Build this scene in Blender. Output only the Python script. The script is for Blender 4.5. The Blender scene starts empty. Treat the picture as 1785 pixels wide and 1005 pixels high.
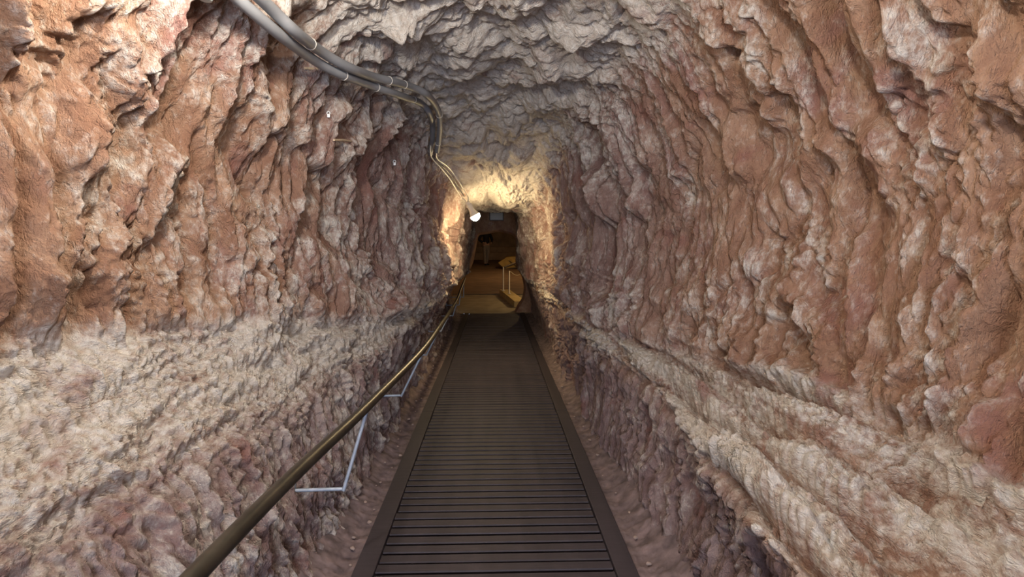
import bpy, bmesh, math, random
import numpy as np
from mathutils import Vector, Matrix
from mathutils.bvhtree import BVHTree

# ------------------------------------------------------------------ camera, sky, exposure, large lights
S = bpy.context.scene
C = S.collection
FPX = 1000.0
cam_d = bpy.data.cameras.new('camera')
cam_d.sensor_width = 36.0
cam_d.lens = FPX / 1785.0 * 36.0
cam_d.clip_start = 0.02
cam = bpy.data.objects.new('camera', cam_d)
C.objects.link(cam)
cam.location = (0, 0, 0)
cam.rotation_euler = (math.radians(90 - 4.43), 0, math.radians(-1.747))
S.camera = cam

S.view_settings.view_transform = 'Standard'
S.view_settings.look = 'None'
S.view_settings.exposure = 0.33
S.view_settings.gamma = 1.0
S.view_settings.use_curve_mapping = False
S.cycles.use_denoising = True
S.cycles.max_bounces = 6
S.cycles.diffuse_bounces = 4

world = bpy.data.worlds.new('daylight')
S.world = world
world.use_nodes = True
wn = world.node_tree.nodes['Background']
wn.inputs[0].default_value = (0.62, 0.74, 1.0, 1)
wn.inputs[1].default_value = 1.0


def area(name, loc, target, size, size_y, col, power):
    d = bpy.data.lights.new(name, 'AREA')
    d.shape = 'RECTANGLE'
    d.size, d.size_y = size, size_y
    d.color = col
    d.energy = power
    o = bpy.data.objects.new(name, d)
    C.objects.link(o)
    o.location = loc
    o.rotation_euler = (Vector(target) - Vector(loc)).to_track_quat('-Z', 'Y').to_euler()
    return o


def point(name, loc, col, power, r):
    d = bpy.data.lights.new(name, 'POINT')
    d.color = col
    d.energy = power
    d.shadow_soft_size = r
    o = bpy.data.objects.new(name, d)
    C.objects.link(o)
    o.location = loc
    return o


# daylight from the tunnel mouth behind the visitor
area('daylight_mouth', (0.0, -2.9, -0.1), (0.0, 3.0, 1.5), 1.8, 2.0, (0.66, 0.76, 1.0), 125)
# bulbs of the lamp string that hang above and behind the visitor
point('bulb_light_overhead', (-0.70, 1.62, 1.0), (1.0, 0.91, 0.79), 64, 0.05)
point('bulb_light_middle', (0.30, 0.70, 1.08), (1.0, 0.91, 0.80), 66, 0.05)
point('bulb_light_rear', (0.45, -0.7, 1.0), (1.0, 0.82, 0.66), 14, 0.09)


def ray_dir(px, py):
    v = Vector(((px - 892.5) / FPX, -(py - 502.5) / FPX, -1.0))
    return (cam.rotation_euler.to_matrix() @ v).normalized()


# ------------------------------------------------------------------ helpers
def tag(o, label=None, cat=None, group=None, kind=None):
    if label: o['label'] = label
    if cat: o['category'] = cat
    if group: o['group'] = group
    if kind: o['kind'] = kind
    return o


def empty(name, loc, label=None, cat=None, group=None):
    o = bpy.data.objects.new(name, None)
    o.empty_display_size = 0.1
    C.objects.link(o)
    o.location = loc
    return tag(o, label, cat, group)


def obj(name, bm, mat, parent=None, smooth=True):
    me = bpy.data.meshes.new(name)
    bmesh.ops.recalc_face_normals(bm, faces=bm.faces)
    bm.to_mesh(me)
    bm.free()
    if smooth:
        for p in me.polygons: p.use_smooth = True
        me.set_sharp_from_angle(angle=math.radians(40))
    if mat: me.materials.append(mat)
    o = bpy.data.objects.new(name, me)
    C.objects.link(o)
    if parent:
        o.parent = parent
        # meshes are written in world coordinates; parents have no rotation
        me.transform(Matrix.Translation(-world_loc(parent)))
    return o


def world_loc(o):
    v = Vector(o.location)
    while o.parent:
        o = o.parent
        v += Vector(o.location)
    return v


def tube(bm, pts, r, seg=12, cap=True):
    pts = [Vector(p) for p in pts]
    n = len(pts)
    rs = r if isinstance(r, (list, tuple)) else [r] * n
    rings = []
    t0 = (pts[1] - pts[0]).normalized()
    up = Vector((0, 0, 1)) if abs(t0.z) < .9 else Vector((1, 0, 0))
    a = t0.cross(up).normalized()
    for i, p in enumerate(pts):
        if i == 0: t = pts[1] - pts[0]
        elif i == n - 1: t = pts[-1] - pts[-2]
        else: t = (pts[i + 1] - pts[i]).normalized() + (pts[i] - pts[i - 1]).normalized()
        t.normalize()
        a = (a - t * a.dot(t)).normalized()
        b = t.cross(a)
        rings.append([bm.verts.new(p + (a * math.cos(k * 2 * math.pi / seg) + b * math.sin(k * 2 * math.pi / seg)) * rs[i])
                      for k in range(seg)])
    for i in range(n - 1):
        for k in range(seg):
            bm.faces.new((rings[i][k], rings[i][(k + 1) % seg], rings[i + 1][(k + 1) % seg], rings[i + 1][k]))
    if cap:
        bm.faces.new(rings[0][::-1])
        bm.faces.new(rings[-1])
    return bm


def box(bm, lo, hi, bev=0.0):
    m = Matrix.Translation([(a + b) / 2 for a, b in zip(lo, hi)]) @ Matrix.Diagonal([b - a for a, b in zip(lo, hi)] + [1])
    r = bmesh.ops.create_cube(bm, size=1.0, matrix=m)
    if bev:
        es = list({e for v in r['verts'] for e in v.link_edges})
        bmesh.ops.bevel(bm, geom=es, offset=bev, segments=2, affect='EDGES', profile=0.5)
    return bm


def lathe(bm, prof, M, seg=24):
    """prof: (radius, height) list, spun about local Z and moved by M"""
    rings = []
    for r, h in prof:
        if r < 1e-5:
            rings.append([bm.verts.new(M @ Vector((0, 0, h)))])
        else:
            rings.append([bm.verts.new(M @ Vector((r * math.cos(k * 2 * math.pi / seg), r * math.sin(k * 2 * math.pi / seg), h)))
                          for k in range(seg)])
    for A, B in zip(rings, rings[1:]):
        for k in range(seg):
            k2 = (k + 1) % seg
            if len(A) == 1 and len(B) == 1: continue
            if len(A) == 1: bm.faces.new((A[0], B[k], B[k2]))
            elif len(B) == 1: bm.faces.new((A[k], A[k2], B[0]))
            else: bm.faces.new((A[k], A[k2], B[k2], B[k]))
    return bm


def catmull(P, n):
    """Catmull-Rom through points P (k,d), n samples per segment"""
    P = np.asarray(P, float)
    k = len(P)
    Q = np.vstack([2 * P[0] - P[1], P, 2 * P[-1] - P[-2]])
    t = np.arange(n) / n
    out = []
    for i in range(k - 1):
        p0, p1, p2, p3 = Q[i:i + 4]
        T = t[:, None]
        out.append(.5 * (2 * p1 + (p2 - p0) * T + (2 * p0 - 5 * p1 + 4 * p2 - p3) * T**2 + (3 * p1 - p0 - 3 * p2 + p3) * T**3))
    out.append(P[-1:])
    return np.vstack(out)


# ------------------------------------------------------------------ noise
_rng = np.random.default_rng(7)
_perm = _rng.permutation(256).astype(np.int32)
_perm = np.concatenate([_perm, _perm, _perm])
_g = _rng.normal(size=(256, 3))
_g = (_g / np.linalg.norm(_g, axis=1)[:, None]).astype(np.float32)


def perlin(x, y, z):
    x = np.asarray(x, np.float32); y = np.asarray(y, np.float32); z = np.asarray(z, np.float32)
    xi = np.floor(x).astype(np.int32); yi = np.floor(y).astype(np.int32); zi = np.floor(z).astype(np.int32)
    xf = x - xi; yf = y - yi; zf = z - zi
    xi &= 255; yi &= 255; zi &= 255
    u = xf**3 * (xf * (xf * 6 - 15) + 10)
    v = yf**3 * (yf * (yf * 6 - 15) + 10)
    w = zf**3 * (zf * (zf * 6 - 15) + 10)
    res = 0
    for dx in (0, 1):
        for dy in (0, 1):
            for dz in (0, 1):
                h = _perm[_perm[_perm[xi + dx] + yi + dy] + zi + dz]
                g = _g[h]
                d = g[..., 0] * (xf - dx) + g[..., 1] * (yf - dy) + g[..., 2] * (zf - dz)
                res = res + d * (u if dx else 1 - u) * (v if dy else 1 - v) * (w if dz else 1 - w)
    return res * 1.6


def billow(x, y, z):
    return np.abs(perlin(x, y, z))


def sstep(a, b, x):
    t = np.clip((x - a) / (b - a), 0, 1)
    return t * t * (3 - 2 * t)


# ------------------------------------------------------------------ materials
def new_mat(name):
    m = bpy.data.materials.new(name)
    m.use_nodes = True
    nt = m.node_tree
    return m, nt, nt.nodes['Principled BSDF']


def simple(name, col, rough=.6, metal=0.0, noise=0.0, nscale=20.0, bump=0.0):
    m, nt, b = new_mat(name)
    b.inputs['Base Color'].default_value = (*col, 1)
    b.inputs['Roughness'].default_value = rough
    b.inputs['Metallic'].default_value = metal
    if noise or bump:
        tc = nt.nodes.new('ShaderNodeTexCoord')
        nz = nt.nodes.new('ShaderNodeTexNoise')
        nz.inputs['Scale'].default_value = nscale
        nz.inputs['Detail'].default_value = 6
        nt.links.new(tc.outputs['Object'], nz.inputs['Vector'])
        if noise:
            r = nt.nodes.new('ShaderNodeValToRGB')
            r.color_ramp.elements[0].color = (*[c * (1 - noise) for c in col], 1)
            r.color_ramp.elements[1].color = (*[min(1, c * (1 + noise)) for c in col], 1)
            r.color_ramp.elements[0].position = .3
            r.color_ramp.elements[1].position = .7
            nt.links.new(nz.outputs['Fac'], r.inputs['Fac'])
            nt.links.new(r.outputs['Color'], b.inputs['Base Color'])
        if bump:
            bp = nt.nodes.new('ShaderNodeBump')
            bp.inputs['Strength'].default_value = bump
            bp.inputs['Distance'].default_value = 0.01
            nt.links.new(nz.outputs['Fac'], bp.inputs['Height'])
            nt.links.new(bp.outputs['Normal'], b.inputs['Normal'])
    return m


def rock_material():
    m, nt, b = new_mat('sandstone')
    N, L = nt.nodes.new, nt.links.new
    b.inputs['Roughness'].default_value = .92
    b.inputs['Specular IOR Level'].default_value = .25
    tc = N('ShaderNodeTexCoord')

    def mapped(scale):
        mp = N('ShaderNodeMapping')
        mp.inputs['Scale'].default_value = scale
        L(tc.outputs['Object'], mp.inputs['Vector'])
        return mp.outputs['Vector']

    def noise(vec, scale, detail=6, rough=.6, dist=0.0):
        n = N('ShaderNodeTexNoise')
        n.inputs['Scale'].default_value = scale
        n.inputs['Detail'].default_value = detail
        n.inputs['Roughness'].default_value = rough
        n.inputs['Distortion'].default_value = dist
        L(vec, n.inputs['Vector'])
        return n.outputs['Fac']

    def math_(op, a, c, clamp=False):
        n = N('ShaderNodeMath'); n.operation = op; n.use_clamp = clamp
        for i, v in enumerate((a, c)):
            if isinstance(v, (int, float)): n.inputs[i].default_value = v
            else: L(v, n.inputs[i])
        return n.outputs[0]

    def ramp(f, a, bb):
        n = N('ShaderNodeMapRange'); n.interpolation_type = 'SMOOTHSTEP'
        n.inputs['From Min'].default_value = a; n.inputs['From Max'].default_value = bb
        L(f, n.inputs['Value'])
        return n.outputs['Result']

    def mix(f, a, c):
        n = N('ShaderNodeMix'); n.data_type = 'RGBA'
        L(f, n.inputs['Factor'])
        for i, v in ((6, a), (7, c)):
            if isinstance(v, tuple): n.inputs[i].default_value = (*v, 1)
            else: L(v, n.inputs[i])
        return n.outputs[2]

    at = N('ShaderNodeAttribute'); at.attribute_name = 'pale'
    pale = at.outputs['Fac']
    al = N('ShaderNodeAttribute'); al.attribute_name = 'ledge'

    def blend(fa, fb):
        n = N('ShaderNodeMix'); n.data_type = 'FLOAT'
        L(al.outputs['Fac'], n.inputs['Factor'])
        L(fa, n.inputs[2]); L(fb, n.inputs[3])
        return n.outputs[0]

    def noise2(scale, detail, rough, dist, sa, sb):
        return blend(noise(mapped(sa), scale, detail, rough, dist), noise(mapped(sb), scale, detail, rough, dist))

    n_big = noise(mapped((1, 1.5, .8)), 1.7, 7, .62, .4)
    n_mid = noise2(6.0, 8, .65, .3, (1, 1.9, .7), (2.6, .32, 2.6))
    n_fine = noise2(34, 6, .7, 0, (1, 1.5, .75), (1.2, .7, 1.2))
    n_red = noise(mapped((1, 1.3, .9)), 2.6, 5, .6, .6)
    base = mix(ramp(n_mid, .32, .70), (.34, .18, .112), (.53, .335, .22))
    base = mix(ramp(n_big, .5, .66), base, (.37, .195, .16))
    am = N('ShaderNodeAttribute'); am.attribute_name = 'mauve'
    base = mix(am.outputs['Fac'], base, mix(ramp(n_mid, .32, .70), (.27, .175, .165), (.47, .35, .325)))  # mauve: cool, dim light painted into the low and far rock
    # pale gypsum crust: where the pale attribute (crust, painted light) plus noise is high
    s = math_('ADD', math_('MULTIPLY', n_big, .45), math_('MULTIPLY', n_mid, .55))
    s = math_('ADD', s, math_('MULTIPLY', math_('SUBTRACT', n_fine, .5), .60))
    s = math_('ADD', s, math_('MULTIPLY', math_('SUBTRACT', pale, .5), .50))
    crust = mix(ramp(n_fine, .3, .7), (.69, .595, .50), (.87, .82, .75))
    c1 = mix(ramp(s, .40, .72), base, crust)
    # red ironstone stains
    c2 = mix(math_('MULTIPLY', ramp(n_red, .56, .70), .7), c1, (.32, .14, .11))
    # dark speckles
    sp = N('ShaderNodeTexVoronoi'); sp.inputs['Scale'].default_value = 46
    L(tc.outputs['Object'], sp.inputs['Vector'])
    c3 = mix(math_('MULTIPLY', math_('SUBTRACT', 1.0, ramp(sp.outputs['Distance'], .05, .16)), .4), c2, (.18, .09, .065))
    L(c3, b.inputs['Base Color'])
    # fine relief: upright hairline cracks, crumbs and grit
    def crease(vec, scale, width, dist):
        n = noise(vec, scale, 5, .6, dist)
        return ramp(math_('ABSOLUTE', math_('SUBTRACT', n, .5), 0), 0.0, width)
    va, vb = mapped((1, 2.2, .6)), mapped((1.7, .45, 1.7))
    h = math_('MULTIPLY', blend(crease(va, 11, .05, .5), crease(vb, 11, .05, .5)), .5)
    h = math_('ADD', h, math_('MULTIPLY', blend(crease(va, 27, .07, .4), crease(vb, 27, .07, .4)), .35))
    h = math_('ADD', h, math_('MULTIPLY', n_fine, 1.3))
    h = math_('ADD', h, math_('MULTIPLY', noise(tc.outputs['Object'], 130, 5, .78), 1.2))
    bp = N('ShaderNodeBump')
    bp.inputs['Strength'].default_value = 1.0
    bp.inputs['Distance'].default_value = .011
    L(h, bp.inputs['Height'])
    L(bp.outputs['Normal'], b.inputs['Normal'])
    return m


M_ROCK = rock_material()
M_DIRT = simple('trodden_dirt', (.17, .125, .125), .95, 0, .45, 14, .9)
M_AMBER_ROCK = simple('ochre_rock', (.36, .24, .13), .9, 0, .25, 3, .7)
M_ROOM_FLOOR = simple('room_floor_screed', (.23, .15, .09), .85, 0, .2, 2.5, .2)
M_LANDING = simple('landing_screed', (.33, .27, .17), .85, 0, .2, 3.5, .2)
M_BRONZE = simple('bronze_rail', (.10, .088, .070), .38, .85, .25, 12)
M_GALV = simple('galvanised_steel', (.40, .46, .54), .5, .35, .15, 30)
M_CONDUIT = simple('grey_conduit', (.225, .23, .24), .55, 0, .12, 9)
M_CABLE = simple('white_cable', (.78, .75, .68), .4)
M_DCABLE = simple('dark_cable', (.13, .125, .12), .5)
M_TIE = simple('cable_tie', (.66, .62, .55), .5)
M_PLASTIC = simple('white_plastic', (.80, .80, .78), .4)
M_SOCKET = simple('socket_cream', (.62, .58, .48), .45)
M_PEG = simple('peg_wood', (.55, .42, .28), .8, 0, .2, 60)
M_STONE = simple('stone', (.42, .32, .27), .9, 0, .3, 40, .5)
M_CURB = simple('ochre_plaster', (.50, .37, .15), .85, 0, .15, 8, .3)
M_POST = simple('white_post', (.62, .56, .42), .5)
M_DARK = simple('dark_timber', (.07, .05, .03), .6, 0, .3, 10)
M_SIGN = simple('sign_grey', (.52, .55, .60), .5)
M_SIGNF = simple('sign_frame_dark', (.10, .10, .11), .5)
M_YELLOW = simple('yellow_board', (.42, .28, .07), .7, 0, .2, 6)
M_BLACK = simple('black_cloth', (.010, .010, .013), .85)
M_TROUSER = simple('grey_trousers', (.22, .19, .15), .9, 0, .15, 30)
M_SHOE = simple('black_shoe', (.012, .011, .010), .5)
M_SKIN = simple('skin', (.48, .30, .21), .55)
M_HAIR = simple('hair', (.03, .02, .015), .6)


def deck_material(name):
    m, nt, b = new_mat(name)
    N, L = nt.nodes.new, nt.links.new
    tc = N('ShaderNodeTexCoord')
    mp = N('ShaderNodeMapping'); mp.inputs['Scale'].default_value = (1.2, 14, 14)
    L(tc.outputs['Object'], mp.inputs['Vector'])
    nz = N('ShaderNodeTexNoise'); nz.inputs['Scale'].default_value = 5; nz.inputs['Detail'].default_value = 7
    L(mp.outputs[0], nz.inputs['Vector'])
    mp2 = N('ShaderNodeMapping'); mp2.inputs['Scale'].default_value = (5.5, .5, 1)
    L(tc.outputs['Object'], mp2.inputs['Vector'])
    n2 = N('ShaderNodeTexNoise'); n2.inputs['Scale'].default_value = 1.6; n2.inputs['Detail'].default_value = 5
    L(mp2.outputs[0], n2.inputs['Vector'])
    r = N('ShaderNodeValToRGB')
    r.color_ramp.elements[0].color = (.026, .021, .026, 1); r.color_ramp.elements[0].position = .25
    r.color_ramp.elements[1].color = (.068, .055, .064, 1); r.color_ramp.elements[1].position = .75
    ad = N('ShaderNodeMath'); ad.operation = 'ADD'
    m1 = N('ShaderNodeMath'); m1.operation = 'MULTIPLY'; m1.inputs[1].default_value = .4
    m2 = N('ShaderNodeMath'); m2.operation = 'MULTIPLY'; m2.inputs[1].default_value = .6
    L(nz.outputs['Fac'], m1.inputs[0]); L(n2.outputs['Fac'], m2.inputs[0])
    L(m1.outputs[0], ad.inputs[0]); L(m2.outputs[0], ad.inputs[1])
    L(ad.outputs[0], r.inputs['Fac']); L(r.outputs[0], b.inputs['Base Color'])
    b.inputs['Roughness'].default_value = .62
    b.inputs['Specular IOR Level'].default_value = .3
    bp = N('ShaderNodeBump'); bp.inputs['Strength'].default_value = .25; bp.inputs['Distance'].default_value = .004
    L(nz.outputs['Fac'], bp.inputs['Height']); L(bp.outputs[0], b.inputs['Normal'])
    return m


M_DECK = deck_material('ramp_timber')

# ------------------------------------------------------------------ the tunnel bore
# cross sections (x, z) at stations along y: left foot -> over the roof -> right foot
ST = {
    -3.2: dict(L=[(-.86, -1.70), (-.90, -1.42), (-.93, -1.14), (-1.10, -.74), (-1.42, -.25), (-1.38, .42), (-1.14, 1.02), (-.62, 1.32)], A=(0, 1.42),
               R=[(.62, 1.32), (1.16, 1.05), (1.50, .35), (1.36, -.58), (.80, -.86), (.92, -1.12), (.90, -1.42), (.86, -1.70)]),
    1.5: dict(L=[(-.86, -1.70), (-.90, -1.42), (-.93, -1.14), (-1.10, -.74), (-1.42, -.25), (-1.38, .42), (-1.14, 1.02), (-.62, 1.32)], A=(0, 1.42),
              R=[(.62, 1.32), (1.16, 1.05), (1.50, .35), (1.36, -.60), (.80, -.86), (.92, -1.12), (.90, -1.42), (.86, -1.70)]),
    2.1: dict(L=[(-.86, -1.70), (-.90, -1.42), (-.92, -1.14), (-1.04, -.77), (-1.33, -.28), (-1.31, .42), (-1.06, 1.01), (-.60, 1.28)], A=(0, 1.38),
              R=[(.60, 1.30), (1.08, 1.05), (1.45, .35), (1.36, -.53), (.89, -.85), (.95, -1.12), (.90, -1.42), (.86, -1.70)]),
    3.0: dict(L=[(-.86, -1.70), (-.88, -1.42), (-.90, -1.12), (-.94, -.79), (-1.13, -.37), (-1.15, .36), (-.92, .98), (-.55, 1.23)], A=(0, 1.30),
              R=[(.55, 1.24), (.96, 1.03), (1.26, .33), (1.20, -.60), (.95, -.83), (.95, -1.12), (.88, -1.42), (.86, -1.70)]),
    4.5: dict(L=[(-.84, -1.70), (-.84, -1.42), (-.85, -1.08), (-.73, -.72), (-.78, -.53), (-.90, .28), (-.77, 1.00), (-.45, 1.15)], A=(0, 1.20),
              R=[(.45, 1.16), (.79, .98), (.98, .30), (.85, -.66), (.84, -.81), (.86, -1.12), (.84, -1.42), (.84, -1.70)]),
    6.0: dict(L=[(-.84, -1.70), (-.84, -1.42), (-.84, -1.05), (-.66, -.66), (-.61, -.52), (-.72, .22), (-.63, .82), (-.38, .96)], A=(0, 1.00),
              R=[(.40, .96), (.68, .78), (.80, .22), (.67, -.56), (.71, -.70), (.80, -1.05), (.84, -1.42), (.84, -1.70)]),
    7.2: dict(L=[(-.84, -1.70), (-.84, -1.42), (-.84, -1.02), (-.63, -.62), (-.56, -.48), (-.62, .12), (-.53, .58), (-.32, .68)], A=(.02, .71),
              R=[(.36, .68), (.62, .52), (.74, .12), (.67, -.58), (.68, -.70), (.78, -1.02), (.84, -1.42), (.84, -1.70)]),
    8.0: dict(L=[(-.84, -1.70), (-.84, -1.42), (-.84, -1.02), (-.62, -.62), (-.53, -.47), (-.50, .10), (-.43, .46), (-.26, .54)], A=(.02, .55),
              R=[(.30, .54), (.50, .42), (.60, .10), (.60, -.56), (.64, -.69), (.76, -1.02), (.84, -1.42), (.84, -1.70)]),
    9.5: dict(L=[(-.84, -1.70), (-.84, -1.42), (-.86, -1.02), (-.65, -.62), (-.52, -.48), (-.46, .10), (-.42, .44), (-.26, .515)], A=(.0, .52),
              R=[(.28, .515), (.43, .43), (.46, .10), (.50, -.52), (.60, -.67), (.74, -1.02), (.84, -1.42), (.84, -1.70)]),
    10.2: dict(L=[(-.84, -1.70), (-.84, -1.42), (-.90, -1.02), (-.72, -.68), (-.56, -.52), (-.50, .10), (-.46, .62), (-.28, .76)], A=(.0, .80),
               R=[(.28, .76), (.46, .62), (.48, .10), (.52, -.50), (.62, -.68), (.76, -1.02), (.84, -1.42), (.84, -1.70)]),
    12.95: dict(L=[(-.84, -1.70), (-.86, -1.42), (-1.0, -1.05), (-.92, -.86), (-.62, -.62), (-.50, .10), (-.42, .70), (-.26, .90)], A=(.04, .94),
                R=[(.30, .90), (.47, .70), (.52, .10), (.54, -.50), (.66, -.72), (.77, -1.02), (.84, -1.35), (.84, -1.70)]),
}


def profile_rows(Ys):
    ys = sorted(ST)
    P = np.array([ST[y]['L'] + [ST[y]['A']] + ST[y]['R'] for y in ys])       # (n,17,2)
    ys = np.array(ys)
    # monotone cubic (pchip-like) along y
    d = np.diff(P, axis=0) / np.diff(ys)[:, None, None]
    m = np.zeros_like(P)
    for i in range(1, len(ys) - 1):
        a, b = d[i - 1], d[i]
        same = a * b > 0
        with np.errstate(divide='ignore', invalid='ignore'):
            hm = 2 * a * b / (a + b)
        m[i] = np.where(same, hm, 0)
    idx = np.clip(np.searchsorted(ys, Ys) - 1, 0, len(ys) - 2)
    h = (ys[idx + 1] - ys[idx])
    t = ((Ys - ys[idx]) / h)[:, None, None]
    h = h[:, None, None]
    return ((2 * t**3 - 3 * t**2 + 1) * P[idx] + (t**3 - 2 * t**2 + t) * h * m[idx]
            + (-2 * t**3 + 3 * t**2) * P[idx + 1] + (t**3 - t**2) * h * m[idx + 1])


def steps(a, b, d0, d1):
    out = [a]
    while out[-1] < b:
        f = (out[-1] - a) / (b - a)
        out.append(out[-1] + d0 + (d1 - d0) * f)
    out[-1] = b
    return out[:-1]


YS = np.array(steps(-3.2, 0.9, .08, .05) + steps(0.9, 1.45, .045, .008) + steps(1.45, 3.2, .0065, .0095)
              + steps(3.2, 6.5, .0095, .014) + steps(6.5, 9.6, .014, .018) + steps(9.6, 12.95, .03, .04) + [12.95])
NS = 20
CP = profile_rows(YS)                                       # (R,17,2)
# catmull around the section for all rows at once
Q = np.concatenate([2 * CP[:, :1] - CP[:, 1:2], CP, 2 * CP[:, -1:] - CP[:, -2:-1]], axis=1)
tt = (np.arange(NS) / NS)[None, :, None]
segs = []
for i in range(16):
    p0, p1, p2, p3 = [Q[:, i + k][:, None, :] for k in range(4)]
    # softer tangents keep the ledge corners from overshooting
    m1, m2 = .42 * (p2 - p0), .42 * (p3 - p1)
    segs.append((2 * tt**3 - 3 * tt**2 + 1) * p1 + (tt**3 - 2 * tt**2 + tt) * m1 + (-2 * tt**3 + 3 * tt**2) * p2 + (tt**3 - tt**2) * m2)
segs.append(CP[:, -1:])
FINE = np.concatenate(segs, axis=1)                         # (R,321,2)
IDX = np.arange(16 * NS + 1) / NS
GROUPS = [('wall_left', 0, 6, 420), ('ceiling', 6, 10, 250), ('wall_right', 10, 16, 420)]


def resample():
    X, Z, T = [], [], []
    for gi, (_, a, b, n) in enumerate(GROUPS):
        sl = slice(a * NS, b * NS + 1)
        F = FINE[:, sl]
        dl = np.linalg.norm(np.diff(F, axis=1), axis=2)
        cs = np.concatenate([np.zeros((len(F), 1)), np.cumsum(dl, axis=1)], axis=1)
        q = np.linspace(0, 1, n + 1)
        if gi: q = q[1:]
        x = np.empty((len(F), len(q))); z = np.empty_like(x); t = np.empty_like(x)
        for r in range(len(F)):
            s = q * cs[r, -1]
            x[r] = np.interp(s, cs[r], F[r, :, 0]); z[r] = np.interp(s, cs[r], F[r, :, 1]); t[r] = np.interp(s, cs[r], IDX[sl])
        X.append(x); Z.append(z); T.append(t)
    return np.hstack(X), np.hstack(Z), np.hstack(T)


GX, GZ, GT = resample()
GY = np.repeat(YS[:, None], GX.shape[1], axis=1)


def grid_normals(x, y, z):
    P = np.stack([x, y, z], -1)
    du = np.gradient(P, axis=0); dv = np.gradient(P, axis=1)
    n = np.cross(du, dv)
    n /= np.linalg.norm(n, axis=-1, keepdims=True) + 1e-12
    return n


GN = grid_normals(GX, GY, GZ)
# make normals point into the bore
mid = GX.shape[1] // 2
if GN[len(YS) // 3, mid, 2] > 0: GN = -GN


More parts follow.
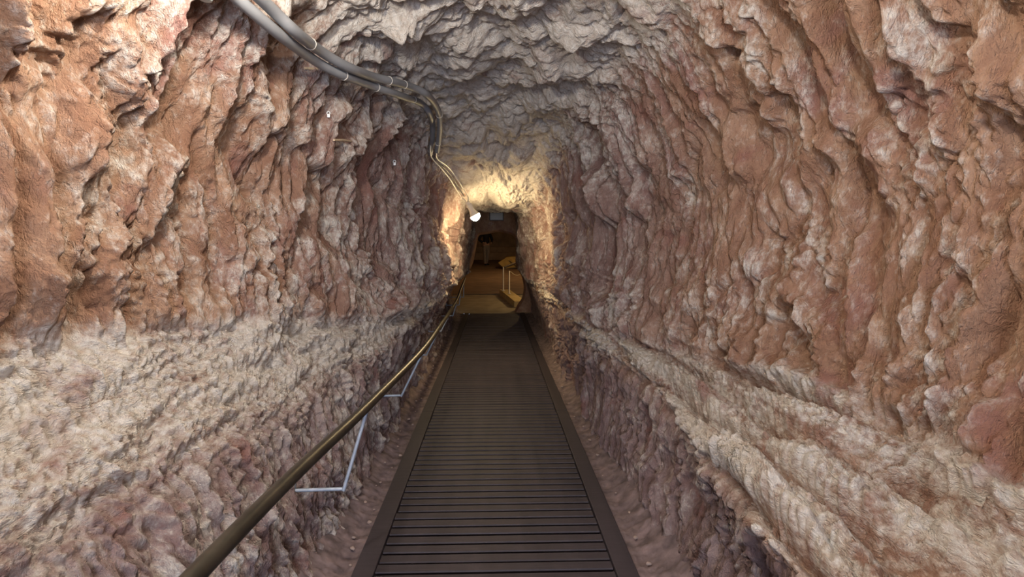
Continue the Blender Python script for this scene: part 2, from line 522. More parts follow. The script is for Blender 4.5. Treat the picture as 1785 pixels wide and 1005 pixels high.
def relief(x, y, z, t):
    tl = np.where(t > 8, 16 - t, t)                         # same index on both sides: 0 foot, 3 rim, 4 ledge base, 6 shoulder, 8 apex
    left = t < 8
    w_ceil = sstep(5.6, 7.0, tl)
    w_ledge = np.where(left, sstep(2.4, 3.3, tl), sstep(2.4, 3.1, tl)) * (1 - sstep(3.80, 4.10, tl))
    w_trough = 1 - np.where(left, sstep(2.4, 3.3, tl), sstep(2.4, 3.1, tl))
    w_wall = np.clip(1 - w_ceil - w_ledge - w_trough, 0, 1)
    far = sstep(2.4, 5.0, y)
    y0 = y
    y = np.where(y > 2, 2 + 2 * np.log(np.maximum(y, 2) / 2), y)      # tool marks grow coarser down the drive
    vfar = sstep(7.2, 9.5, y0)
    wx = perlin(x * 1.9 + 3, y * 2.1, z * 1.6 + 9) * .10 + perlin(x * 6, y * 6 + 20, z * 4) * .03
    wy = perlin(x * 1.2 + 31, y * 1.9 + 7, z * 1.0) * .10 + perlin(x * 3 + 50, y * 6, z * 2.6) * .028 + perlin(x * 9 + 50, y * 14, z * 8) * .008
    wz = perlin(x * 2.3 + 11, y * 2.1 + 40, z * 2.1) * .16 + perlin(x * 9 + 11, y * 9 + 40, z * 9) * .025
    wy = wy * (1 - .6 * far)
    X, Y, Z = x + wx, y + wy, z + wz
    big = perlin(x * 1.1 + 5, y * 1.3, z * .9 + 2)
    sel = sstep(-.15, .25, perlin(x * 1.6 + 70, y * 2.0, z * 1.5))         # rounded lobes or scooped gouges
    gouge = lambda b: np.minimum(.62 - b, .45)
    A = billow(X * 1.5, Y * 4.6, Z * 1.4)                   # large upright lobes
    A = A * sel + gouge(A) * (1 - sel)
    Z0, Z = Z, Z * (1 - .4 * far)
    A2 = billow(X * 1.7 + 9, Y * 9.5, Z * 1.25 + 4)          # hand-wide flutes
    s2 = sstep(-.2, .2, perlin(x * 3 + 20, y * 3 + 9, z * 2.2))
    A2 = A2 * s2 + gouge(A2) * (1 - s2)
    B = billow(X * 7.0 + 2, Y * 14, Z * 5.0)
    Fl = billow(X * 3.2 + 7, Y * 21, Z * 2.2 + 8)            # pick flutes
    F2 = billow(X * 6 + 7, Y * 44, Z * 4.2 + 8)
    Z = Z0
    D = billow(X * 19, Y * 32 + 3, Z * 15)
    E = perlin(X * 42, Y * 60, Z * 38)
    G = perlin(X * 90, Y * 110, Z * 90)
    calm = sstep(-.12, .22, perlin(x * 2.2 + 90, y * 2.6, z * 1.4 + 5))
    B = B * (1 - .5 * calm); D = D * (1 - .5 * calm)
    wall = (big * .06 + (A - .25) * (.22 - .14 * far) + (A2 - .25) * (.155 + .075 * far) + (B - .25) * (.070 - .01 * far)
            + (Fl - .25) * (.036 + .095 * far) + (F2 - .25) * (.014 + .045 * far) + (D - .25) * .042 + E * .007 + G * .0025)
    Ca = billow(X * 2.0 + 20, Y * 3.4, Z * 2.0)
    Cb = billow(X * 4.2 + 4, Y * 8.5 + 6, Z * 4.2)
    Cc = billow(X * 10 + 1, Y * 20 + 6, Z * 10)
    ceil = big * .05 + (Ca - .25) * .19 + (Cb - .25) * .10 + (Cc - .25) * .045 + (D - .25) * .022 + E * .007 + G * .0025
    xl, yl, zl = x + .3 * wx, y, z + .3 * wz
    La = billow(xl * 8 + 3, yl * 1.3, zl * 8)
    Lb = billow(xl * 19, yl * 3.4 + 2, zl * 19)
    Ld = billow(xl * 6.5 + 5, yl * .8 + 3, zl * 6.5 + 1)
    Lc = billow(X * 30, Y * 26, Z * 30)
    Ld0 = Ld
    ledge = big * .03 + (Ld - .25) * np.where(left, .04, .24 * (1 - .85 * far)) + (La - .25) * np.where(left, .075, .15 - .08 * far) + (Lb - .25) * .035 + (B - .25) * .015 + (D - .25) * np.where(left, .024, .050) + (B - .25) * np.where(left, .0, .04) + (Lc - .25) * .034 + E * .008 + G * .004
    trough = (big * .03 + (A2 - .25) * .07 + (Fl - .25) * .08 + (F2 - .25) * .03 + (D - .25) * .040 + (B - .25) * .045 + E * .007 + G * .0025)
    h = wall * w_wall + ceil * w_ceil + ledge * w_ledge + trough * w_trough
    h = h * (1 - .40 * vfar)
    w_pl = np.where(left, sstep(2.85, 3.5, tl), 1.0)          # left slope pale only near its top: fall-off of light painted in
    pale = .47 * w_wall + 1.0 * w_ceil + (.50 + np.where(left, .40, .24 + (Ld0 - .25) * .9) * w_pl) * w_ledge + .46 * w_trough  # ledge crust made paler, lamplight from above put into its colour
    # crust survives on the proud crumbly ridges of the walls
    pale = pale + np.clip((D - .2) * .35 + (B - .25) * .35, -.15, .25) * (w_wall + w_trough)
    pale = pale - .10 * sstep(3.0, .8, y0) * w_wall
    pale = np.where(left, pale, pale - .05 - .12 * w_trough)  # right side less pale; its trough darker still, shade put into the colour
    mauve = np.clip(w_trough * 1.0 + w_ledge * (.25 + .6 * (1 - w_pl)) + far * w_wall * .7 + w_ceil * .35, 0, 1)  # cool daylight tint of trough, far walls and roof put into the rock colour
    return h, pale, w_ledge, mauve


RH, PALE, LEDGE, MAUVE = relief(GX, GY, GZ, GT)
DX, DY, DZ = GX + GN[..., 0] * RH, GY + GN[..., 1] * RH, GZ + GN[..., 2] * RH
DN = grid_normals(DX, DY, DZ)
if DN[len(YS) // 3, mid, 2] > 0: DN = -DN


def grid_object(name, x, y, z, n, mat, pale=None, kind='structure', ledge=None, mauve=None):
    r, c = x.shape
    co = np.stack([x, y, z], -1).reshape(-1, 3).astype(np.float32)
    i = (np.arange(r - 1)[:, None] * c + np.arange(c - 1)[None, :]).ravel()
    quad = np.stack([i, i + 1, i + c + 1, i + c], -1)
    # orient to the given normals
    a, b, d = co[quad[:, 0]], co[quad[:, 1]], co[quad[:, 3]]
    fn = np.cross(b - a, d - a)
    if n is not None and np.sum(fn * n.reshape(-1, 3)[quad[:, 0]]) < 0: quad = quad[:, ::-1]
    me = bpy.data.meshes.new(name)
    me.vertices.add(len(co)); me.vertices.foreach_set('co', co.ravel())
    me.loops.add(quad.size); me.loops.foreach_set('vertex_index', quad.ravel().astype(np.int32))
    me.polygons.add(len(quad)); me.polygons.foreach_set('loop_start', (np.arange(len(quad)) * 4).astype(np.int32))
    me.update(calc_edges=True)
    me.polygons.foreach_set('use_smooth', np.ones(len(quad), bool))
    if pale is not None:
        at = me.attributes.new('pale', 'FLOAT', 'POINT')
        at.data.foreach_set('value', pale.ravel().astype(np.float32))
    if mauve is not None:
        at = me.attributes.new('mauve', 'FLOAT', 'POINT')
        at.data.foreach_set('value', mauve.ravel().astype(np.float32))
    if ledge is not None:
        at = me.attributes.new('ledge', 'FLOAT', 'POINT')
        at.data.foreach_set('value', ledge.ravel().astype(np.float32))
    if n is not None: me.normals_split_custom_set_from_vertices(n.reshape(-1, 3).astype(np.float32))
    me.materials.append(mat)
    o = bpy.data.objects.new(name, me)
    C.objects.link(o)
    if kind: o['kind'] = kind
    return o


off = 0
TUN = []
for nm, a, b, n in GROUPS:
    sl = slice(off, off + n + 1)
    TUN.append(grid_object(nm, DX[:, sl], DY[:, sl], DZ[:, sl], DN[:, sl], M_ROCK, PALE[:, sl], ledge=LEDGE[:, sl], mauve=MAUVE[:, sl]))
    off += n

# coarse surface for ray tests (every 3rd sample)
ix = np.arange(0, DX.shape[0], 2); jx = np.arange(0, DX.shape[1], 3)
sub = np.ix_(ix, jx)
vx = np.stack([DX[sub], DY[sub], DZ[sub]], -1)
rr, cc_ = vx.shape[:2]
polys = [(i * cc_ + j, i * cc_ + j + 1, (i + 1) * cc_ + j + 1, (i + 1) * cc_ + j) for i in range(rr - 1) for j in range(cc_ - 1)]
BVH = BVHTree.FromPolygons([tuple(v) for v in vx.reshape(-1, 3)], polys)


def hit(px, py):
    h = BVH.ray_cast(Vector((0, 0, 0)), ray_dir(px, py))
    return h[3]


# dirt floor under and beside the ramp
fy = np.array(steps(-3.2, 1.8, .08, .03) + steps(1.8, 13.0, .012, .03) + [13.0])
fx = np.concatenate([np.linspace(-1.08, -.60, 46), np.linspace(-.5, .5, 6), np.linspace(.60, 1.08, 46)])
FX, FY = np.meshgrid(fx, fy)
side = sstep(.72, .98, np.abs(FX))
FZ = -1.60 + .014 - .16 * sstep(.60, .52, np.abs(FX)) + side * .13 + (np.abs(FX) > .55) * (perlin(FX * 7, FY * 7, 0 * FX) * .012 + billow(FX * 22, FY * 22, 0 * FX + 3) * .016
                                                 + perlin(FX * 60, FY * 60, 0 * FX + 5) * .006)
grid_object('floor', FX, FY, FZ, None, M_DIRT)

# ------------------------------------------------------------------ boarded ramp
DT = -1.55
ramp = empty('boarded_ramp', (0, 2, DT - .03), 'dark timber ramp of narrow cross boards running down the middle of the tunnel', 'ramp')
bm = bmesh.new()
rnd = random.Random(3)
y = -0.6
pitch = .0895
while y < 12.75:
    x0, x1 = -.566 + rnd.uniform(-.003, .003), .566 + rnd.uniform(-.003, .003)
    dz = rnd.uniform(-.0015, .0015)
    c = .003
    w = pitch - .023
    prof = [(y + .018, DT - .028), (y, DT - .006 + dz), (y + c, DT + dz), (y + w - c, DT + dz), (y + w, DT - c + dz), (y + w - .004, DT - .028)]
    A = [bm.verts.new((x0, p[0], p[1])) for p in prof]
    B = [bm.verts.new((x1, p[0], p[1])) for p in prof]
    bm.faces.new(A); bm.faces.new(B[::-1])
    for k in range(6):
        k2 = (k + 1) % 6
        bm.faces.new((A[k], B[k], B[k2], A[k2]))
    y += pitch
obj('decking', bm, M_DECK, ramp, smooth=False)
for sx in (-1, 1):
    bm = bmesh.new()
    xa, xb = sorted((sx * .571, sx * .672))
    yb = -.6
    while yb < 12.7:
        box(bm, (xa, yb, DT - .028), (xb, min(yb + 2.9, 12.78), DT + .012), .004)
        yb += 2.905
    obj('edge_board', bm, M_DECK, ramp, smooth=False)

# ------------------------------------------------------------------ handrail
RP = [(-1.4, -.64, -.67), (1.19, -.622, -.685), (2.6, -.588, -.745), (4.2, -.535, -.785), (5.8, -.555, -.832), (7.4, -.555, -.838),
      (9.0, -.58, -.85), (10.6, -.62, -.83), (13.3, -.68, -.79)]
rp = catmull([(p[1], p[0], p[2]) for p in RP], 10)
hr = empty('handrail', (-.6, 2.6, -1.13), 'dark bronze handrail on pale angled brackets along the left wall', 'handrail')
bm = bmesh.new()
tube(bm, rp, .0225, 20)
obj('rail', bm, M_BRONZE, hr)
for yb in (1.0, 2.6, 4.25, 5.82, 7.43, 9.04, 10.65, 12.25):
    k = int(np.argmin(np.abs(rp[:, 1] - yb)))
    rx = np.interp(yb, rp[:, 1], rp[:, 0]); rz = np.interp(yb, rp[:, 1], rp[:, 2])
    loc, nrm, _, dist = BVH.ray_cast(Vector((-.5, yb, -1.13)), Vector((-1, 0, 0)))
    wxp = loc.x if loc else -.9
    ex = -.70 if yb < 8.5 else -.66
    ex = max(ex, wxp + .12)
    bm = bmesh.new()
    tube(bm, [(wxp - .02, yb, -1.135), (ex - .006, yb, -1.13)], .0085, 10)
    tube(bm, [(ex - .002, yb, -1.138), (rx - .002, yb + .02, rz - .018)], .0085, 10)
    br = obj('bracket', bm, M_GALV, hr)
    br['label'] = 'pale grey galvanised bracket'
    bm = bmesh.new()
    box(bm, (wxp - .02, yb - .02, -1.165), (wxp + .008, yb + .02, -1.10), .004)
    obj('wall_plate', bm, M_GALV, br)

# ------------------------------------------------------------------ conduits and cables along the roof
def on_rock(pix, clear, n=10, extra=None):
    """points along a pixel polyline, pulled off the rock until they clear it; distances smoothed"""
    P = catmull(pix, n)
    d = np.full(len(P), np.nan)
    for i, p in enumerate(P):
        h0 = hit(*p)
        if not h0: continue
        r = ray_dir(*p)
        while h0 > .5:
            near = BVH.find_nearest(r * h0)[3]
            if near >= clear: break
            h0 -= max(.003, (clear - near) * .5)
        d[i] = h0
    ok = ~np.isnan(d)
    d = np.interp(np.arange(len(d)), np.arange(len(d))[ok], d[ok])
    lo = d.copy()
    for i in range(len(d)):                                  # stay in front of the nearest lobes
        a, b = max(0, i - 4), min(len(d), i + 5)
        lo[i] = d[a:b].min()
    for _ in range(16):
        lo[1:-1] = np.minimum((lo[:-2] + 2 * lo[1:-1] + lo[2:]) / 4, d[1:-1])
    if extra is not None:
        lo = lo - np.interp(np.arange(len(lo)), extra[0], extra[1])
    return [ray_dir(*p) * l for p, l in zip(P, lo)], lo


PA = [(300, -112), (360, -52), (417, 0), (497, 68), (570, 118), (642, 147), (708, 170), (737, 182), (752, 207), (754, 238), (750, 268)]
PB = [(345, -112), (402, -52), (457, 0), (523, 62), (584, 105), (642, 131), (699, 146), (740, 162), (762, 189), (767, 219), (762, 263)]
ptsA, dA = on_rock(PA, .045)
ptsB, _ = on_rock(PB, .045, extra=([0, 30, 70, 100], [0, .03, .075, .07]))


def conduit(name, pts, r, label, ties):
    e = empty(name, pts[0], label, 'conduit', 'conduits along the roof')
    bm = bmesh.new()
    tube(bm, pts, r, 18)
    obj('pipe', bm, M_CONDUIT, e)
    for k in ties:
        p, q = Vector(pts[k]), Vector(pts[k + 1])
        t = (q - p).normalized()
        bm = bmesh.new()
        tube(bm, [p - t * .003, p + t * .003], r + .002, 18)
        tie = obj('cable_tie', bm, M_TIE, e)
        tie['label'] = 'pale cable tie round the conduit'
    return e


conduit('conduit', ptsA, .024, 'lower of the two grey conduits curving along the tunnel roof', (44, 52, 63, 98))
conduit('conduit', ptsB, .025, 'upper of the two grey conduits curving along the tunnel roof', (33, 56, 61, 84, 97))

# thin cables from the conduit ends to the bulb
BY = 6.95
bd = ray_dir(828, 376)
bl = bd * (BY / bd.y)
sd = ray_dir(813, 348)
sp_ = sd * ((BY - .02) / sd.y)
RB = .060
SOCK = bl + (sp_ - bl).normalized() * (RB * 3.2)
for pix, mt, r, ex, label in (
    ([(752, 236), (750, 266), (756, 279), (770, 294), (785, 313), (797, 333), (806, 345)], M_CABLE, .0065, .125, 'left of the two thin white cables between the conduit ends and the bulb'),
    ([(768, 225), (761, 264), (763, 277), (779, 289), (793, 306), (807, 328), (815, 342)], M_CABLE, .0065, .125, 'right of the two thin white cables between the conduit ends and the bulb'),
    ([(754, 270), (760, 281), (775, 293), (790, 311), (803, 333), (809, 342)], M_DCABLE, .008, .0, 'dark grey cable between the two white cables above the bulb'),
):
    pts, _ = on_rock(pix, r + .012, 8, extra=([0, 100], [ex, ex]))
    if mt is M_CABLE:                                        # the white pair ends in the bulb's socket
        side_ = -.016 if 'left' in label else .012
        pts += [pts[-1].lerp(SOCK, .6) + Vector((side_, 0, .01)), SOCK + Vector((side_ * .7, 0, -.004))]
    bm = bmesh.new()
    tube(bm, pts, r, 8)
    tag(obj('cable', bm, mt), label, 'cable')

# ------------------------------------------------------------------ bulbs
def glow_mat(name, col, strength):
    m, nt, b = new_mat(name)
    b.inputs['Base Color'].default_value = (.9, .88, .8, 1)
    b.inputs['Emission Color'].default_value = (*col, 1)
    b.inputs['Emission Strength'].default_value = strength
    return m


M_GLOW = glow_mat('lit_bulb', (1.0, .77, .42), 480)


def bulb(loc, axis, label, rg, light=None, cord_to=None):
    e = empty('light_bulb', loc, label, 'bulb')
    M = Matrix.Translation(loc) @ Vector(axis).to_track_quat('Z', 'Y').to_matrix().to_4x4()
    bm = bmesh.new()                                         # globe at loc, axis points to the socket
    prof = [(0, -rg)]
    for k in range(1, 10):
        a = -math.pi / 2 + k * math.pi / 18
        prof.append((rg * math.cos(a), rg * math.sin(a)))
    prof += [(rg * .98, rg * .12), (0, rg * .12)]
    lathe(bm, prof, M, 24)
    g = obj('globe', bm, light or M_GLOW, e)
    bm = bmesh.new()
    lathe(bm, [(0, rg * .13), (rg * .97, rg * .13), (rg * .90, rg * .4), (rg * .70, rg * .95), (rg * .56, rg * 1.5), (rg * .56, rg * 2.1), (rg * .66, rg * 2.12), (rg * .66, rg * 2.5), (rg * .5, rg * 2.55),
               (rg * .42, rg * 3.1), (rg * .2, rg * 3.2), (0, rg * 3.2)], M, 20)
    obj('socket', bm, M_SOCKET, e)
    if cord_to:
        bm = bmesh.new()
        tube(bm, [Vector(loc) + Vector((0, 0, rg * 3.1)), Vector((loc[0], loc[1], cord_to))], .006, 8)
        obj('cord', bm, M_DCABLE, e)
    return e


bulb(bl, sp_ - bl, 'lit bare bulb hanging at the end of the cables before the dark doorway', RB)

# lamp whose lower rim shows at the top edge of the picture
ld = ray_dir(358, -30)
lh = BVH.ray_cast(Vector((0, 0, 0)), ld)[3] or 2.2
ll = ld * (lh - .09)
lamp = empty('wall_lamp', ll, 'small metal lamp holder on the rock left of the conduits at the top edge', 'lamp')
Ml = Matrix.Translation(ll) @ Matrix.Rotation(math.radians(180), 4, 'X')
bm = bmesh.new()
lathe(bm, [(0, -.06), (.030, -.06), (.036, -.02), (.036, .03), (.030, .034), (.028, .02), (0, .02)], Ml, 24)
obj('holder', bm, simple('dark_metal', (.10, .12, .12), .35, .7), lamp)
bm = bmesh.new()
lathe(bm, [(0, .02), (.024, .02), (.026, .05), (.020, .062), (0, .064)], Ml, 20)
obj('glass', bm, simple('greenish_glass', (.34, .40, .37), .15), lamp)

# ------------------------------------------------------------------ small fittings on the left wall
def clip(px, py, s, label):
    d = hit(px, py)
    p = ray_dir(px, py) * (d - .012)
    e = empty('cable_clip', p, label, 'clip')
    bm = bmesh.new()
    box(bm, (p.x - s * .5, p.y - s * .5, p.z - s), (p.x + s * .5, p.y + s * .5, p.z + s * .3), s * .15)
    obj('block', bm, M_PLASTIC, e)
    bm = bmesh.new()
    arc = [(p.x + s * .55 * math.cos(a), p.y - s * .3, p.z + s * .4 + s * .7 * math.sin(a)) for a in np.linspace(-.3, math.pi + .3, 12)]
    tube(bm, arc, s * .16, 8)
    obj('hook', bm, M_PLASTIC, e)


clip(573, 200, .016, 'white cable clip left empty on the rock below the lower conduit')
clip(688, 284, .020, 'white cable clip left empty on the darker rock nearest the bulb')
for px0, py0, px1, py1, label in ((531, 119, 571, 123, 'short tan peg sticking from the rock under the bend of the conduits'),
                                  (582, 244, 612, 246, 'tan splinter of wood lying against the left wall')):
    a = ray_dir(px0, py0) * ((hit(px0, py0) or 2.6) - .02)
    b_ = ray_dir(px1, py1) * ((hit(px1, py1) or 2.6) - .015)
    bm = bmesh.new()
    tube(bm, [a, (a + b_) / 2 + Vector((0, 0, .003)), b_], [.006, .0075, .005], 8)
    tag(obj('wooden_peg', bm, M_PEG), label, 'peg')

# ------------------------------------------------------------------ stones on the dirt strips
rnd = random.Random(11)
stones = []
for v in range(4):
    bm = bmesh.new()
    bmesh.ops.create_icosphere(bm, subdivisions=2, radius=1)
    for vt in bm.verts:
        k = 1 + .25 * math.sin(vt.co.x * 3.1 + v) * math.cos(vt.co.y * 2.7 + v * 2) + rnd.uniform(-.06, .06)
        vt.co = Vector((vt.co.x * k, vt.co.y * k * .8, vt.co.z * k * .6))
    stones.append(obj('stone', bm, M_STONE))
n = 0
for i in range(46):
    left_side = i % 3 != 0
    yy = 2.5 + (i / 46) ** 1.2 * 5.0 + rnd.uniform(-.05, .05)
    xx = (-1 if left_side else 1) * rnd.uniform(.70, .79)
    o = stones[n] if n < 4 else stones[n % 4].copy()
    if n >= 4: C.objects.link(o)
    n += 1
    s = rnd.choice([.006, .007, .009, .011, .014])
    o.location = (xx, yy, -1.572 + s * .3 + max(0, abs(xx) - .72) * .25)
    o.scale = (s, s, s)
    o.rotation_euler = (0, 0, rnd.uniform(0, 6))
    if left_side: tag(o, 'small pale stone in the dirt between the ramp and the left wall', 'stone', 'stones left of the ramp')
    else: tag(o, 'small pale stone in the dirt between the ramp and the right wall', 'stone', 'stones right of the ramp')

# ------------------------------------------------------------------ end wall with the low doorway
OUT = np.array([(-.92, -1.62), (-.99, -1.30), (-1.0, -1.08), (-.90, -.90), (-.72, -.72), (-.57, -.50), (-.47, -.15), (-.41, .12), (-.36, .24), (-.15, .28),
                (.10, .325), (.30, .28), (.46, .22), (.50, .10), (.52, -.20), (.54, -.48), (.66, -.72), (.71, -.98), (.67, -1.25), (.56, -1.42), (.46, -1.62)])
o2 = catmull(OUT, 6)
bm = bmesh.new()
outer = []
cen = np.array([0, -.6])
for p in o2:
    d = p - cen
    a = math.atan2(d[1], d[0])
    R = min(2.2 / max(abs(math.cos(a)), 1e-6), 2.6 / max(abs(math.sin(a)), 1e-6))
    outer.append((cen[0] + R * math.cos(a), cen[1] + R * math.sin(a)))
TH = .38
nz = lambda p, k: float(perlin(p[0] * 4, k * 3.0, p[1] * 4)) * .035
rings = []
NR = 12
for k in range(NR + 1):                                     # front face from the bore side inward to the opening
    f = k / NR
    ring = []
    for p, q in zip(o2, outer):
        w = (1 - f) ** 2
        x_, z_ = p[0] * (1 - w) + q[0] * w, p[1] * (1 - w) + q[1] * w
        ring.append(bm.verts.new((x_, 12.93 + nz((x_, z_), 0), z_)))
    rings.append(ring)
for k in range(1, 7):                                       # reveal
    f = k / 6
    bulge = .05 * math.sin(f * math.pi)
    ring = []
    for p in o2:
        d = (p - cen) / np.linalg.norm(p - cen)
        ring.append(bm.verts.new((p[0] - d[0] * bulge, 12.93 + f * TH, p[1] - d[1] * bulge)))
    rings.append(ring)
ring = [bm.verts.new((q[0] * 1.3, 12.93 + TH, q[1])) for q in outer]
rings.append(ring)
for A, B in zip(rings, rings[1:]):
    for k in range(len(A) - 1):
        bm.faces.new((A[k], A[k + 1], B[k + 1], B[k]))
we = obj('wall_end', bm, M_ROCK)
we['kind'] = 'structure'
at = we.data.attributes.new('pale', 'FLOAT', 'POINT')
at.data.foreach_set('value', np.full(len(we.data.vertices), .2, np.float32))

# sign over the doorway
sg = empty('sign', (.045, 12.86, .53), 'blank pale grey sign panel on the rock over the dark doorway', 'sign')
bm = bmesh.new(); box(bm, (-.11, 12.86, .52), (.205, 12.93, .70), .006); obj('sign_frame', bm, M_SIGNF, sg)
bm = bmesh.new(); box(bm, (-.093, 12.845, .535), (.188, 12.87, .687), .004); obj('sign_face', bm, M_SIGN, sg)

# ------------------------------------------------------------------ chamber beyond
def chamber_floor_z(y): return -1.555 + max(0, y - 13.0) * .051


def slab(name, pts, mat, sub=10, kind='structure', amp=.0, fr=2.0):
    """four corner points, bilinear grid, roughened"""
    a, b, c, d = [np.array(p, float) for p in pts]
    u = np.linspace(0, 1, sub + 1)
    U, V = np.meshgrid(u, u)
    P = (a[None, None] * ((1 - U) * (1 - V))[..., None] + b * (U * (1 - V))[..., None] + c * (U * V)[..., None] + d * ((1 - U) * V)[..., None])
    n = np.cross(b - a, d - a); n /= np.linalg.norm(n)
    if amp:
        hgt = perlin(P[..., 0] * fr, P[..., 1] * fr, P[..., 2] * fr) + .5 * billow(P[..., 0] * fr * 2.3, P[..., 1] * fr * 2.3, P[..., 2] * fr * 2.3)
        P = P + n * (hgt * amp)[..., None]
    return grid_object(name, P[..., 0], P[..., 1], P[..., 2], None, mat, None, kind)


z13, z159, z30 = chamber_floor_z(12.8), chamber_floor_z(15.9), chamber_floor_z(31)
slab('floor_landing', [(-3, 12.8, z13), (3.4, 12.8, z13), (3.4, 16.1, z159 + .01), (-3, 16.1, z159 + .01)], M_LANDING, 30, amp=.004)
slab('floor_chamber', [(-3, 15.9, z159 + .02), (3.4, 15.9, z159 + .02), (3.4, 31, z30), (-3, 31, z30)], M_ROOM_FLOOR, 40, amp=.004)
slab('wall_chamber_left', [(-1.9, 12.8, -1.7), (-1.9, 31, -1.7), (-1.9, 31, 3), (-1.9, 12.8, 3)], M_AMBER_ROCK, 60, amp=.09)
slab('wall_chamber_right', [(2.6, 12.8, -1.7), (2.6, 31, -1.7), (2.6, 31, 3), (2.6, 12.8, 3)], M_AMBER_ROCK, 60, amp=.09)
slab('wall_chamber_back', [(-2.2, 30, -1.2), (3, 30, -1.2), (3, 30, 3), (-2.2, 30, 3)], M_AMBER_ROCK, 60, amp=.09)
slab('ceiling_chamber', [(-2.2, 12.8, 2.2), (3, 12.8, 2.2), (3, 31, 2.5), (-2.2, 31, 2.5)], M_AMBER_ROCK, 60, amp=.12)
# rock bench along the back wall
bm = bmesh.new()
for y0, z1 in ((28.2, -.40), (29.0, -.14)):
    box(bm, (-2.0, y0, -1.0), (2.7, 30.2, z1), .04)
obj('ledge_chamber_back', bm, M_AMBER_ROCK)['kind'] = 'structure'

# amber lamps of the chamber (on its ceiling and side wall)
M_AMB = glow_mat('amber_lamp', (1.0, .70, .34), 270)
M_AMB2 = glow_mat('amber_lamp_rear', (1.0, .66, .32), 560)
for mt, loc, lab in ((M_AMB, (1.6, 14.3, -.35), 'amber bulb hanging low just beyond the right side of the doorway'), (M_AMB2, (1.5, 20.0, 1.5), 'amber bulb hanging high further back in the chamber')):
    bulb(Vector(loc), Vector((0, 0, 1)), lab, .06, mt, 2.32)

# low plastered curb with two posts
cb = empty('curb', (.3, 14.7, chamber_floor_z(14.7)), 'low ochre plastered curb at the right of the chamber floor', 'curb')
bm = bmesh.new()
a0, a1 = Vector((.47, 13.65)), Vector((.13, 15.9))
dn = (a1 - a0).normalized(); nn = Vector((dn.y, -dn.x))
vs = []
for (p, hgt) in ((a0, .16), (a1, .16)):
    for w in (0, .30):
        q = p + nn * w
        zf = chamber_floor_z(p.y) - .01
        vs.append((bm.verts.new((q.x, q.y, zf)), bm.verts.new((q.x, q.y, zf + hgt))))
(A0, A1), (B0, B1), (C0, C1), (D0, D1) = vs
for f in ((A0, A1, C1, C0), (B0, D0, D1, B1), (A1, B1, D1, C1), (A0, B0, B1, A1), (C0, C1, D1, D0), (A0, C0, D0, B0)): bm.faces.new(f)
bmesh.ops.bevel(bm, geom=list(bm.edges), offset=.015, segments=2, affect='EDGES')
obj('block', bm, M_CURB, cb)
for (px, yy, top, label) in ((877, 15.6, -.62, 'left white guard post standing on the ochre curb'), (887.3, 15.0, -.70, 'right white guard post standing on the ochre curb')):
    xx = (px - 861.5) / 1000 * yy
    e = empty('guard_post', (xx, yy, chamber_floor_z(yy) + .15), label, 'post')
    zb = chamber_floor_z(yy) + .154
    bm = bmesh.new(); tube(bm, [(xx, yy, zb), (xx, yy, top)], .018, 12); obj('shaft', bm, M_POST, e)
    bm = bmesh.new(); tube(bm, [(xx, yy, zb), (xx, yy, zb + .012)], .045, 16); obj('foot_plate', bm, M_POST, e)
bm = bmesh.new()
p0 = Vector((.275, 15.64, -.635)); p1 = Vector((.60, 16.4, -.55))
tube(bm, [p0, p1], .03, 10)
tag(obj('timber_rail', bm, M_DARK), 'dark timber rail leading right from the top of the left guard post', 'rail')
bm = bmesh.new()
pp = [Vector((.420, 15.03, -.72)).lerp(Vector((.72, 16.2, -.86)), t) + Vector((0, 0, -.05 * math.sin(t * math.pi))) for t in np.linspace(0, 1, 12)]
tube(bm, pp, .008, 8)
tag(obj('barrier_rope', bm, M_POST), 'pale barrier rope sagging right from the right guard post', 'rope')

# yellow display box on the chamber floor
yb = empty('display_box', (.5, 23.6, chamber_floor_z(23.6)), 'yellow wooden box with sloping end on the chamber floor right of the person', 'box')
bm = bmesh.new()
zf = chamber_floor_z(23.4)
front = [(.42, zf), (.95, zf + .06), (.95, zf + .52), (.52, zf + .50), (.15, zf + .26)]
F = [bm.verts.new((x_, 23.3, z_)) for x_, z_ in front]
K = [bm.verts.new((x_, 24.2, z_)) for x_, z_ in front]
bm.faces.new(F); bm.faces.new(K[::-1])
for k in range(5): bm.faces.new((F[k], K[k], K[(k + 1) % 5], F[(k + 1) % 5]))
bmesh.ops.bevel(bm, geom=list(bm.edges), offset=.012, segments=2, affect='EDGES')
obj('case', bm, M_YELLOW, yb)
bm = bmesh.new()
tube(bm, [(.58, 23.28, zf + .36), (.94, 23.28, zf + .08)], .018, 8)
obj('brace', bm, M_DARK, yb)
bm = bmesh.new()
tube(bm, [(.42, 23.28, zf + .0), (.95, 23.28, zf + .07)], .035, 8)
obj('skid', bm, M_DARK, yb)

# ------------------------------------------------------------------ person
def skin(name, verts, edges, radii, mat, parent, root=0, sub=2):
    me = bpy.data.meshes.new(name)
    me.from_pydata([Vector(v) for v in verts], edges, [])
    o = bpy.data.objects.new(name, me)
    C.objects.link(o)
    o.parent = parent
    mo = o.modifiers.new('skin', 'SKIN')
    mo.use_smooth_shade = True
    for i, r in enumerate(radii):
        v = me.skin_vertices[0].data[i]
        v.radius = r if isinstance(r, tuple) else (r, r)
        v.use_root = (i == root)
    ss = o.modifiers.new('sub', 'SUBSURF')
    ss.levels = sub; ss.render_levels = sub
    me.materials.append(mat)
    return o


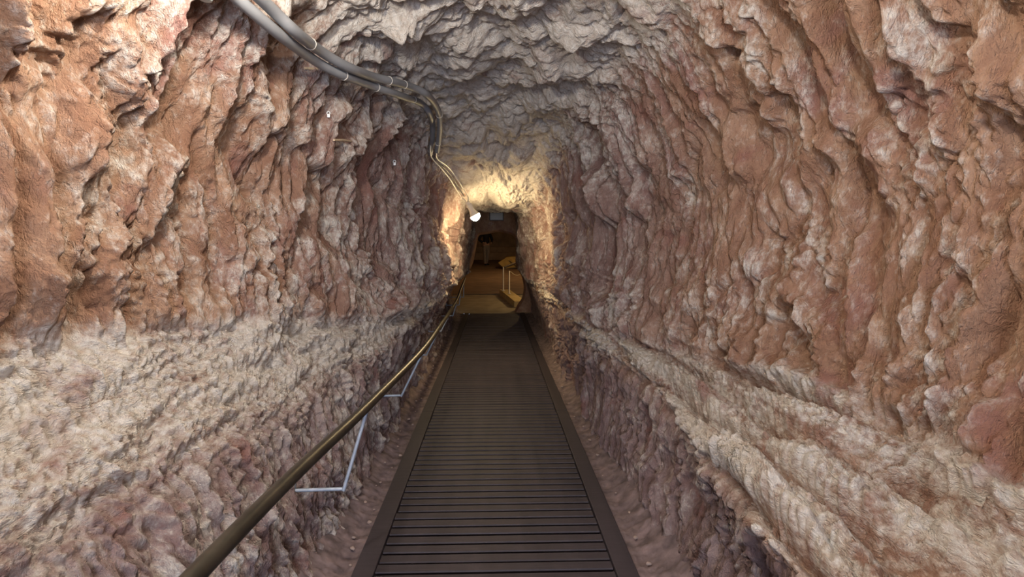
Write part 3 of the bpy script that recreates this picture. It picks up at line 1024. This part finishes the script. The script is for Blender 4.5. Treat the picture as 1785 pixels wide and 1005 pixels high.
PX, PY = -.36, 25.1
PZ = chamber_floor_z(PY)
pe = empty('person', (PX, PY, PZ), 'person in black top and grey trousers standing in the chamber beyond the doorway', 'person')
pe.rotation_euler = (0, 0, math.radians(-150))
H = 1.68
V = [(0, 0, .92), (0, .01, 1.08), (0, 0, 1.24), (0, -.01, 1.38), (0, .0, 1.46), (0, .02, 1.53), (0, .03, 1.60), (0, .02, 1.66)]
R = [(.145, .10), (.125, .09), (.15, .10), (.12, .08), (.05, .05), (.07, .075), (.078, .092), (.055, .065)]
Ed = [(i, i + 1) for i in range(7)]
for s in (-1, 1):
    b0 = len(V)
    sw = .10 * s
    V += [(.09 * s, 0, .88), (.095 * s, .02 + sw * .3, .48), (.095 * s, -.03 + sw, .09), (.10 * s, .02 + sw, .035), (.11 * s, .13 + sw, .025)]
    R += [.088, .060, .040, (.038, .035), (.036, .022)]
    Ed += [(0, b0)] + [(b0 + k, b0 + k + 1) for k in range(4)]
    b1 = len(V)
    V += [(.19 * s, -.01, 1.36), (.33 * s, -.06, 1.13), (.19 * s, .11, .985), (.15 * s, .17, .97)]
    R += [.056, .042, .032, (.034, .018)]
    Ed += [(3, b1), (b1, b1 + 1), (b1 + 1, b1 + 2), (b1 + 2, b1 + 3)]
    for k in range(5):                                      # five fingers curled forward
        f0 = len(V)
        if k < 4:
            V += [((.135 - .004 * k) * s, .205 + (.01 if k in (1, 2) else 0), 1.0 - .02 * k), ((.105 - .004 * k) * s, .225, .99 - .02 * k)]
        else:
            V += [(.16 * s, .19, 1.01), (.14 * s, .215, 1.035)]
        R += [.009, .008]
        Ed += [(b1 + 3, f0), (f0, f0 + 1)]
# nose
V += [(0, .125, 1.575)]; R += [.014]; Ed += [(5, len(V) - 1)]
skin('body', V, Ed, R, M_SKIN, pe)
# jacket
V = [(0, 0, .90), (0, .01, 1.08), (0, 0, 1.24), (0, -.01, 1.39), (0, 0, 1.45)]
R = [(.175, .125), (.155, .115), (.175, .125), (.14, .10), (.065, .065)]
Ed = [(0, 1), (1, 2), (2, 3), (3, 4)]
for s in (-1, 1):
    b1 = len(V)
    V += [(.195 * s, -.01, 1.365), (.335 * s, -.06, 1.13), (.205 * s, .10, .99)]
    R += [.075, .062, .048]
    Ed += [(3, b1), (b1, b1 + 1), (b1 + 1, b1 + 2)]
o = skin('jacket', V, Ed, R, M_BLACK, pe); o['label'] = 'black long-sleeved top'
# trousers
V = [(0, 0, .93), (0, 0, .88)]
R = [(.155, .11), (.15, .11)]
Ed = [(0, 1)]
for s in (-1, 1):
    sw = .10 * s
    b0 = len(V)
    V += [(.085 * s, 0, .78), (.095 * s, .02 + sw * .3, .48), (.095 * s, -.03 + sw, .11)]
    R += [.098, .074, .06]
    Ed += [(1, b0), (b0, b0 + 1), (b0 + 1, b0 + 2)]
o = skin('trousers', V, Ed, R, M_TROUSER, pe); o['label'] = 'pale grey trousers'
for s in (-1, 1):
    sw = .10 * s
    o = skin('shoe', [(.097 * s, -.06 + sw, .055), (.10 * s, .03 + sw, .05), (.11 * s, .15 + sw, .035)], [(0, 1), (1, 2)],
             [(.048, .05), (.05, .05), (.042, .03)], M_SHOE, pe)
    o['label'] = 'black shoe'
o = skin('hair', [(0, .0, 1.60), (0, -.01, 1.66), (0, -.04, 1.56)], [(0, 1), (0, 2)], [(.086, .085), (.075, .08), (.06, .05)], M_HAIR, pe)
for s in (-1, 1):
    for nm, mt, p, r in (('eye', M_BLACK, (.03 * s, .108, 1.60), .010), ('ear', M_SKIN, (.082 * s, .02, 1.585), .022)):
        bm = bmesh.new()
        bmesh.ops.create_uvsphere(bm, u_segments=10, v_segments=8, radius=r)
        me = bpy.data.meshes.new(nm); bm.to_mesh(me); bm.free(); me.materials.append(mt)
        o = bpy.data.objects.new(nm, me); C.objects.link(o); o.parent = pe; o.location = p
        if nm == 'ear': o.scale = (.4, .8, 1.3)
bm = bmesh.new()
bmesh.ops.create_uvsphere(bm, u_segments=10, v_segments=6, radius=.022)
me = bpy.data.meshes.new('mouth'); bm.to_mesh(me); bm.free(); me.materials.append(simple('lips', (.35, .14, .11), .5))
o = bpy.data.objects.new('mouth', me); C.objects.link(o); o.parent = pe; o.location = (0, .098, 1.535); o.scale = (1, .5, .35)
